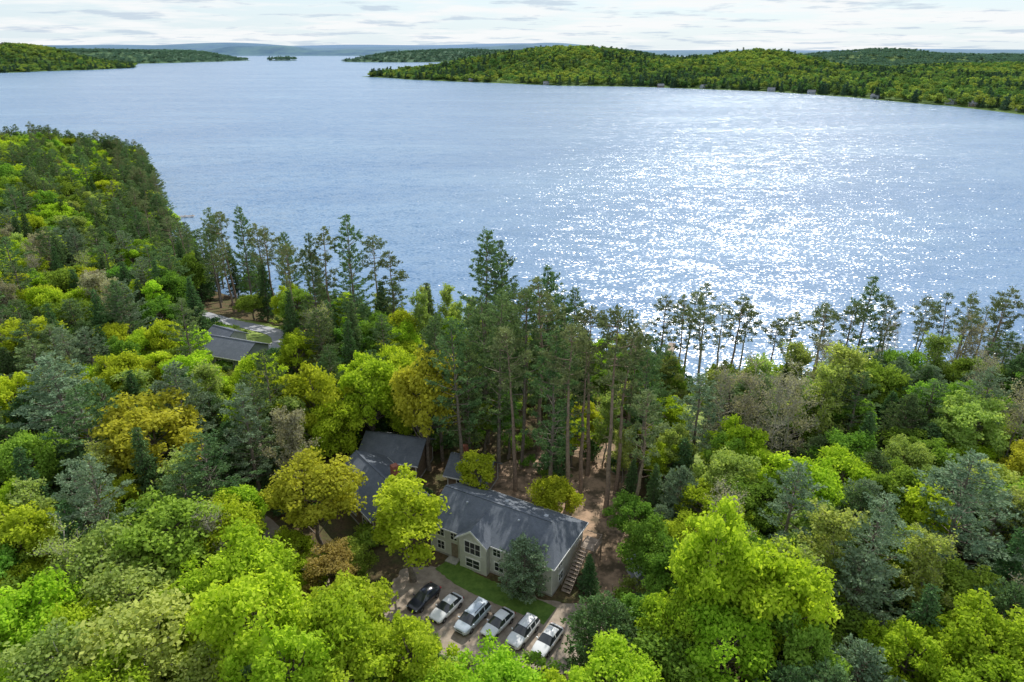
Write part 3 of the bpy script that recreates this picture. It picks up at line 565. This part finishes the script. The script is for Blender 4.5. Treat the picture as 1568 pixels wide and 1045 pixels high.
for a in [('dec',20.4,54,20,5.4,L_BRIGHT,0),('dec',25.8,51.5,17,5.2,L_BRIGHT,2),('dec',15.2,50.5,13,3.6,L_BRIGHT,1),('dec',19.5,47,13.5,5,L_BRIGHT,1),
 ('dec',-23.3,47.6,17,5.6,L_BRIGHT,1),('dec',-16.2,46.9,15.5,4.8,L_BRIGHT,2),('dec',-9.0,45.2,14.4,4.3,L_BRIGHT,0),('dec',-1.6,42.8,12.9,4.2,L_BRIGHT,1),('dec',3.2,41.6,11.8,3.6,L_BRIGHT,0),('dec',-19.4,42.8,15.5,5,L_BRIGHT,0),('dec',-12.7,43.2,14,4.6,L_BRIGHT,3),('dec',-6.0,41.4,12.6,4.2,L_BRIGHT,2),
 ('dec',-27.3,55.9,15,4.8,L_BRIGHT,2),('dec',-38.9,61.3,15,6,L_MID,1),('bir',-44,58.5,13.5,4.8,L_PALE,0),('bir',-40,54,12.5,4.8,L_PALE,0),('dec',-20.4,60,9.5,3.8,L_RUST,3),('nar',-54.6,62,15,3.8,L_BRIGHT,0),('bir',-34.8,46.8,14,6,L_PALE,0),('bir',-41,45,13,5,L_PALE,0),('dec',-29,50,12,4.5,L_BRIGHT,0),
 ('dec',-49.5,81,18,8,L_AMBER,3),('dec',-24.3,70,15.5,6,L_AMBER,3),('nar',-12.1,65.5,16,4.4,L_BRIGHT,0),('dec',-12.8,89.5,21,5.6,L_AMBER,1),('dec',-29.4,92,17,6,L_YELL,0),('dec',-22,95,17,5.4,L_BRIGHT,1),('dec',-17.5,100,16,4.6,L_YELL,2),('dec',-22,110,13,3.6,L_BRIGHT,2),('dec',-38,97,14,4,L_YELL,2),('dec',-43,104,14,4,L_BRIGHT,1),
 ('rnd',1.5,62.9,8.4,3.2,L_BLUE,0),('spr',9.2,63.5,5.8,1.6,L_SPR,0),('rnd',8.6,50.2,12,3.8,L_SPR,1),('rnd',-36.4,73.6,9,3.2,L_SPR,0),
 ('nar',34.8,74,13.5,3.4,L_BRIGHT,1),('rnd',35.3,54.5,14,4.6,L_BLUE,1),('wp',49.9,62,20,5.5,L_BLUE,2),('dec',44,47.6,14,5,L_BRIGHT,3),('nar',49,66,14,3.5,L_BRIGHT,1),('rnd',22.4,75,10,3.2,L_BLUE,0),('spr',19.5,77,9,1.8,L_SPR,1),
 ('popl',50.9,96,18,4.6,L_PALE,0),('popl',47,92,16,4,L_PALE,1),('bud',33.8,87,19,4,L_BUD,0),('bud',37.5,85,18,4,L_BUD,1),('bud',31,90,17,3.5,L_BUD,1),('bud',41,88,18,4,L_BUD,0),('dec',66.7,86.6,15,5.5,L_PALE,3),('dec',70,78,12,4,L_AMBER,3),('dec',25.5,97,9,3.4,L_BRIGHT,3),('dec',22,91,8,2.6,L_YELL,3),
 ('wp',-66,88,20,6,L_BLUE,2),('dec',-89,115,16,6,L_YELL,3),('spr',-42,120,19,3.2,L_SPR,0),('spr',-35,122,16,3.2,L_SPR,1),('popl',-12,128,18,2.6,L_PALE,0),('popl',-17,124,17,2.8,L_PALE,1),('popl',-8,130,15,2.6,L_PALE,1),('dec',-15,117,10,3.2,L_BRIGHT,1),('dec',-20,124,9,3,L_YELL,2),('dec',43,112,10,3,L_BRIGHT,1),('wp',26,107,15,3,L_PINE,1),
 ('dec',22,83,9,3,L_YELL,0),('nar',19.5,97,12,2.8,L_PALE,1),('dec',22.5,103,10,3,L_MID,1),('rnd',18.8,71.5,7,2.4,L_BLUE,1),('spr',17,82,7,1.8,L_SPR,0),('popl',14.5,92,11,2.6,L_PALE,0),('popl',16.5,86,9,2.4,L_PALE,1),('nar',12,96,9,2.4,L_YELL,0)]:
    T(*a)
CLEAR=[(-9,74,8,66,6.5),(8,66,10,72,5),(-12,64,6,56,5.5),(-22,80,-16,88,6),(3,82,16,80,4.5),(31,92,34,116,2.6),(-66,134,-52,138,6),(-68,128,-56,134,7),(-82,160,-60,151,5),(-60,150,-52,140,5),(-48,138,-28,134,3),(-44,80,-42,102,2.8),(-44,80,-36,77,3),(-36,77,-12,62,2.6),(-75,72,-44,80,2.2),(39,81,39,81,4),(29,120,29,120,4),(-48,118,-44,102,1.5),(12,48,15,52,2)]
def inclear(qx,qy):
    for ax,ay,bx,by,r in CLEAR:
        ex,ey=bx-ax,by-ay;q=ex*ex+ey*ey;t=0 if q==0 else min(1,max(0,((qx-ax)*ex+(qy-ay)*ey)/q))
        if math.hypot(qx-ax-t*ex,qy-ay-t*ey)<r: return True
    return False
def clear(x,y):
    if inclear(x,y): return True
    k=x/y
    if -.2<k<.125 and y<64: return True
    if -.25<k<=-.2 and 50<y<66: return True
    if .12<k<.235 and 56<y<70: return True
    if -.30<k<-.15 and 54<y<80: return True
    if -.22<k<.02 and 66<y<76: return True
    if -.48<k<-.35 and 112<y<157: return True
    return False
pts=[]
yy=32.0
while yy<205:
    st=5.3 if yy<120 else 5.8
    xx=-(yy*.82+32)
    while xx<yy*.82+34:
        pts.append((xx+rng.uniform(-2.2,2.2),yy+rng.uniform(-2.2,2.2)));xx+=st
    yy+=st*.92
pts=np.array(pts);sd=sdist(pts[:,0],pts[:,1],near);pts=pts[sd>3];sd=sd[sd>3]
zn=wob(pts[:,0],pts[:,1],13)
for (x,y),d,w in zip(pts,sd,zn):
    if clear(x,y): continue
    if any((x-a)**2+(y-b_)**2<(max(2.3,r*.62))**2 for a,b_,r in placed): continue
    r=rng.random()
    if -.49<x/y<-.34 and 96<y<=112:
        T('dec',x,y,rng.uniform(5,8),3.0,[L_BRIGHT,L_YELL,L_MID][rng.integers(3)]);continue
    if d<16 and y>95:
        if x>-35 and x<25:
            if r<.35: T('popl',x,y,rng.uniform(9,14),2.6,L_PALE)
            elif r<.7: T('dec',x,y,rng.uniform(6,9),rng.uniform(2.4,3.2),[L_YELL,L_BRIGHT,L_MID][rng.integers(3)])
            else: T('spr',x,y,rng.uniform(7,12),2.2,L_SPR)
        elif x>25:
            if r<.22: T('rp',x,y,rng.uniform(15,20),2.4,L_RPINE,bark=BARKR)
            elif r<.42: T('bud',x,y,rng.uniform(9,14),3,L_BUD)
            elif r<.65: T('dec',x,y,rng.uniform(5,9),2.8,[L_MID,L_BRIGHT][rng.integers(2)])
        else:
            if r<.4: T('wp',x,y,rng.uniform(16,22),3.4,L_PINE)
            elif r<.6: T('rp',x,y,rng.uniform(17,22),2.8,L_RPINE,bark=BARKR)
            elif r<.8: T('spr',x,y,rng.uniform(10,16),3,L_SPR)
            else: T('dec',x,y,rng.uniform(7,12),3.6,L_MID)
    elif y<53:
        if x<-6:
            if r<.55:T('dec',x,y,rng.uniform(11,14),rng.uniform(3.8,5),[L_BRIGHT,L_MID,L_BRIGHT][rng.integers(3)])
            elif r<.82:T('bir',x,y,rng.uniform(10,13),4.4,L_PALE)
            elif r<.92:T('rnd',x,y,rng.uniform(9,12),3.4,L_SPR)
            else:T('dec',x,y,rng.uniform(9,12),4,L_YELL)
        else:
            if r<.4:T('dec',x,y,rng.uniform(9,13),rng.uniform(3.6,4.8),[L_BRIGHT,L_MID,L_MID][rng.integers(3)])
            elif r<.8:T('rnd',x,y,rng.uniform(9,13),3.6,[L_BLUE,L_SPR,L_PINE][rng.integers(3)])
            else:T('spr',x,y,rng.uniform(10,14),3,L_SPR)
    elif x<-30:
        q=(.42,.60,.76,.86,.95) if y<75 else (.34,.54,.66,.82,.91)
        if r<q[0]:T('dec',x,y,rng.uniform(10,15),rng.uniform(3.6,5.4),[L_MID,L_BRIGHT,L_MID,L_YELL,L_MID,L_BRIGHT,L_YELL][rng.integers(7)])
        elif r<q[1]:T('wp',x,y,rng.uniform(15,21),rng.uniform(3.2,4.6),[L_PINE,L_BLUE,L_PINE][rng.integers(3)])
        elif r<q[2]:T('rnd',x,y,rng.uniform(9,13),3.8,L_SPR)
        elif r<q[3]:T('spr',x,y,rng.uniform(12,18),3.2,L_SPR)
        elif r<q[4]:T('popl' if w>0 else 'bud',x,y,rng.uniform(12,16),3.4,[L_PALE,L_BUD][rng.integers(2)])
        else:T('nar',x,y,rng.uniform(11,14),3.2,L_BRIGHT)
    elif x<22:
        if y<78:
            T('dec',x,y,rng.uniform(7,10),3.2,[L_MID,L_YELL][rng.integers(2)])
        elif x<-12:
            if r<.6:T('dec',x,y,rng.uniform(10,15),rng.uniform(3.4,5),[L_YELL,L_BRIGHT,L_MID,L_BRIGHT][rng.integers(4)])
            else:T('wp' if r<.8 else 'spr',x,y,rng.uniform(13,20),3.2,[L_PINE,L_SPR][rng.integers(2)])
        else:
            if r<.3:T('wp',x,y,rng.uniform(17,24),rng.uniform(2.8,3.6),L_PINE)
            elif r<.45:T('spr',x,y,rng.uniform(9,14),2.6,L_SPR)
            elif r<.7:T('nar',x,y,rng.uniform(8,12),2.8,[L_MID,L_YELL][rng.integers(2)])
    else:
        if r<.32:T('dec',x,y,rng.uniform(9,14),rng.uniform(3.4,5),[L_MID,L_MID,L_BRIGHT,L_PALE][rng.integers(4)])
        elif r<.44:T('bud',x,y,rng.uniform(13,18),3.6,L_BUD)
        elif r<.56:T('popl',x,y,rng.uniform(12,16),3.6,L_PALE)
        elif r<.73:T('rnd',x,y,rng.uniform(9,13),3.6,[L_BLUE,L_PINE][rng.integers(2)])
        elif r<.88:T('wp',x,y,rng.uniform(13,19),3.8,[L_PINE,L_BLUE][rng.integers(2)])
        else:T('spr',x,y,rng.uniform(10,15),3,L_SPR)

# ------------------------------------------------------------------ instanced masses
def instancer(name,P,sc,protos,idx):
    pc=bpy.data.collections.new(name+'_source')
    for k,(nm,me,mats,s) in enumerate(protos):
        o=bpy.data.objects.new('%s_%02d_%s'%(name,k,nm),me);pc.objects.link(o)
        for i,mm in enumerate(mats):
            if mm: o.material_slots[i].link='OBJECT';o.material_slots[i].material=mm
    me=bpy.data.meshes.new(name);me.vertices.add(len(P));me.vertices.foreach_set('co',np.asarray(P,np.float32).ravel())
    for nm,ty,val in(('scl','FLOAT_VECTOR',sc),('rotz','FLOAT',rng.uniform(0,6.28,len(P))),('vid','INT',idx)):
        a=me.attributes.new(nm,ty,'POINT');a.data.foreach_set('vector' if ty=='FLOAT_VECTOR' else 'value',np.asarray(val,np.int32 if ty=='INT' else np.float32).ravel())
    o=bpy.data.objects.new(name,me);COL.objects.link(o)
    ng=bpy.data.node_groups.new(name,'GeometryNodeTree');ng.interface.new_socket('Geometry',in_out='INPUT',socket_type='NodeSocketGeometry');ng.interface.new_socket('Geometry',in_out='OUTPUT',socket_type='NodeSocketGeometry')
    nd=ng.nodes;gi=nd.new('NodeGroupInput');go=nd.new('NodeGroupOutput');ip=nd.new('GeometryNodeInstanceOnPoints');ci=nd.new('GeometryNodeCollectionInfo')
    ci.inputs['Collection'].default_value=pc;ci.inputs['Separate Children'].default_value=True;ci.inputs['Reset Children'].default_value=True
    def na(nm,ty):
        q=nd.new('GeometryNodeInputNamedAttribute');q.data_type=ty;q.inputs['Name'].default_value=nm
        return [s for s in q.outputs if s.enabled and s.name=='Attribute'][0]
    ip.inputs['Pick Instance'].default_value=True
    cx=nd.new('ShaderNodeCombineXYZ');e2=nd.new('FunctionNodeEulerToRotation')
    l=ng.links.new;l(gi.outputs[0],ip.inputs['Points']);l(ci.outputs[0],ip.inputs['Instance']);l(na('vid','INT'),ip.inputs['Instance Index'])
    l(na('rotz','FLOAT'),cx.inputs['Z']);l(cx.outputs[0],e2.inputs[0]);l(e2.outputs[0],ip.inputs['Rotation']);l(na('scl','FLOAT_VECTOR'),ip.inputs['Scale']);l(ip.outputs[0],go.inputs[0])
    md=o.modifiers.new('instances','NODES');md.node_group=ng
    return o
Pq=np.column_stack([rng.uniform(-480,-60,4000),rng.uniform(190,440,4000)])
sd=sdist(Pq[:,0],Pq[:,1],near);k=(sd>2)&(Pq[:,0]>-(Pq[:,1]*.85+40))&((Pq[:,1]>205)|(Pq[:,0]<-(Pq[:,1]*.82+25)));Pq=Pq[k];sd=sd[k]
prot=[('maple',G['dec'][0][0],[None,L_MID],1),('maple',G['dec'][1][0],[None,L_BRIGHT],1),('maple',G['dec'][3][0],[None,L_YELL],1),('pine',G['wp'][0][0],[None,L_PINE],1),('pine',G['wp'][2][0],[None,L_PINE],1),('spruce',G['spr'][0][0],[None,L_SPR],1),('aspen',G['popl'][0][0],[None,L_PALE],1),('redpine',G['rp'][0][0],[BARKR,L_RPINE],1)]
n=len(Pq);idx=rng.choice(8,n,p=[.26,.17,.10,.14,.10,.12,.05,.06]);idx=np.where((sd<18)&(rng.random(n)<.7),rng.choice([3,4,5,7],n),idx)
s=rng.uniform(.65,1.0,n);sz=np.where(np.isin(idx,[3,4]),.78,1.0)*s
instancer('shoreline_forest',np.column_stack([Pq,height(Pq[:,0],Pq[:,1])]),np.column_stack([s,s,sz]),prot,idx)
# undergrowth
bush=[('bush',deciduous('bush_a',2.4,1.7,.05,14,55,.16,.6,False),[None,L_MID],1),('bush',deciduous('bush_b',3,1.6,.05,16,45,.16,.6,False),[None,L_SPR],1),('bush',deciduous('bush_c',2,1.5,.05,12,45,.16,.6,False),[None,L_PALE],1)]
Pq=np.column_stack([rng.uniform(-130,120,6000),rng.uniform(34,158,6000)]);sd=sdist(Pq[:,0],Pq[:,1],near);Pq=Pq[(sd>1)&(np.abs(Pq[:,0])<Pq[:,1]*.82+10)]
Pq=np.array([q for q in Pq if not inclear(q[0],q[1]) and not(-10<q[0]<20 and 72<q[1]<106 and rng.random()<.7)])
n=len(Pq);s=rng.uniform(.5,1.3,n)
instancer('undergrowth_shrubs',np.column_stack([Pq,height(Pq[:,0],Pq[:,1])]),np.column_stack([s,s,s]),bush,rng.integers(0,3,n))
# distant forests
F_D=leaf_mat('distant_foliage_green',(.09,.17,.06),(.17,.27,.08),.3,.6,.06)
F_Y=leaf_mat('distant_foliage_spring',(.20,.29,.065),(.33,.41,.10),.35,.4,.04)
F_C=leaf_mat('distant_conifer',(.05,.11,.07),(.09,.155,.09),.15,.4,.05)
F_HAZE=leaf_mat('remote_foliage_haze_tint',(.10,.19,.15),(.15,.25,.18),.2,.35,.03)  # blue-green leaf colour carries painted distance haze for remote trees
dA=deciduous('distant_crown_a',14,6,.1,14,12,1.15,2.6,False);dB=deciduous('distant_crown_b',13,6,.1,16,10,1.1,2.4,False);dC=conifer('distant_conifer_a',15,4.2,.05,1.8,6,'spruce',4,3,1.5,.5)
fp=[('a',dA,[None,F_D],1),('b',dB,[None,F_Y],1),('c',dC,[None,F_C],1),('d',dB,[None,F_D],1),('e',dA,[None,F_HAZE],1),('f',dC,[None,F_HAZE],1)]
allP=[];allS=[];allI=[]
def scatter(poly,x0,x1,y0,y1,n,smin,smax,remote=False,zs=1.0):
    x=rng.uniform(x0,x1,n);y=rng.uniform(y0,y1,n);h=height(x,y);k=(h>LAKE+.4);x,y,h=x[k],y[k],h[k];m=len(x)
    s=rng.uniform(smin,smax,m)
    w=wob(x,y,75)+.6*wob(x+300,y,31)
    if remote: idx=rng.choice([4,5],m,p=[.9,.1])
    else:
        r=rng.random(m)+w*.38; idx=np.where(r<.08,2,np.where(r<.42,0,np.where(r<.60,3,1)))
        d=sdist(x,y,poly);idx=np.where((d<40)&(rng.random(m)<.35),2,idx)
    allP.append(np.column_stack([x,y,h]));allS.append(np.column_stack([s,s,s*zs*rng.uniform(.8,1.15,m)]));allI.append(idx)
scatter(pen,-400,1500,640,1300,17000,.7,1.15)
scatter(pen,-400,1500,1300,2150,19000,.85,1.3,False,.85)
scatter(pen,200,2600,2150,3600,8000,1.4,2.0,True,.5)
scatter(lefth,-2600,-1340,1900,2950,10000,1.0,1.6,False,.7)
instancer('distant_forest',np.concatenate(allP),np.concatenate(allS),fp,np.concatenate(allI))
allP=[];allS=[];allI=[]
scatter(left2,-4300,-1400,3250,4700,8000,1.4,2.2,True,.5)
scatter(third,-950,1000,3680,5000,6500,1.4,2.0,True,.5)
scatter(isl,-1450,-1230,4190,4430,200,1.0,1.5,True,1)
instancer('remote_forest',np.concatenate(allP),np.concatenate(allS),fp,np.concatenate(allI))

# ------------------------------------------------------------------ sky, sun, camera
AZ=math.radians(19);EL=math.radians(41)
w=bpy.data.worlds.new('World');scene.world=w;w.use_nodes=True;nt=w.node_tree;nt.nodes.clear()
sky=N(nt,'ShaderNodeTexSky');sky.sky_type='NISHITA';sky.sun_disc=False;sky.sun_elevation=EL;sky.sun_rotation=AZ;sky.air_density=1.0;sky.dust_density=.3;sky.ozone_density=2.0
tc=N(nt,'ShaderNodeTexCoord');sp=N(nt,'ShaderNodeSeparateXYZ');nt.links.new(tc.outputs['Generated'],sp.inputs[0])
zz=mth(nt,'MAXIMUM',mth(nt,'ADD',sp.outputs['Z'],.06),.02)
cb=N(nt,'ShaderNodeCombineXYZ');nt.links.new(mth(nt,'DIVIDE',sp.outputs['X'],zz),cb.inputs[0]);nt.links.new(mth(nt,'DIVIDE',sp.outputs['Y'],zz),cb.inputs[1])
c1=noise(nt,cb.outputs[0],.5,8,.6);c2=noise(nt,cb.outputs[0],.9,7,.62)
hazef=ramp(nt,sp.outputs['Z'],0,.45,.9,.18)
base=mix(nt,hazef,sky.outputs[0],(4.7,5.5,6.1))
base=mix(nt,mth(nt,'MULTIPLY',ramp(nt,c1,.44,.56),.9),base,(6.4,6.5,6.55))
base=mix(nt,mth(nt,'MULTIPLY',ramp(nt,c2,.54,.62),.75),base,(3.7,4.4,5.2))
bg=N(nt,'ShaderNodeBackground');bg.inputs['Strength'].default_value=.15;nt.links.new(base,bg.inputs[0]);ow=N(nt,'ShaderNodeOutputWorld');nt.links.new(bg.outputs[0],ow.inputs[0])
sun=bpy.data.lights.new('sun','SUN');sun.energy=5;sun.angle=math.radians(.5);sun.color=(1,.96,.88)
so=bpy.data.objects.new('sun',sun);COL.objects.link(so)
from mathutils import Vector
so.rotation_euler=(-Vector((math.sin(AZ)*math.cos(EL),math.cos(AZ)*math.cos(EL),math.sin(EL)))).to_track_quat('-Z','Y').to_euler()
cam=bpy.data.cameras.new('camera');cam.sensor_width=36;cam.lens=24;cam.clip_end=30000;cam.clip_start=.5
co=bpy.data.objects.new('camera',cam);COL.objects.link(co);co.location=(0,0,60);co.rotation_euler=(math.radians(90-23.2),0,0)
scene.camera=co
scene.view_settings.view_transform='Standard';scene.view_settings.look='None';scene.view_settings.exposure=0
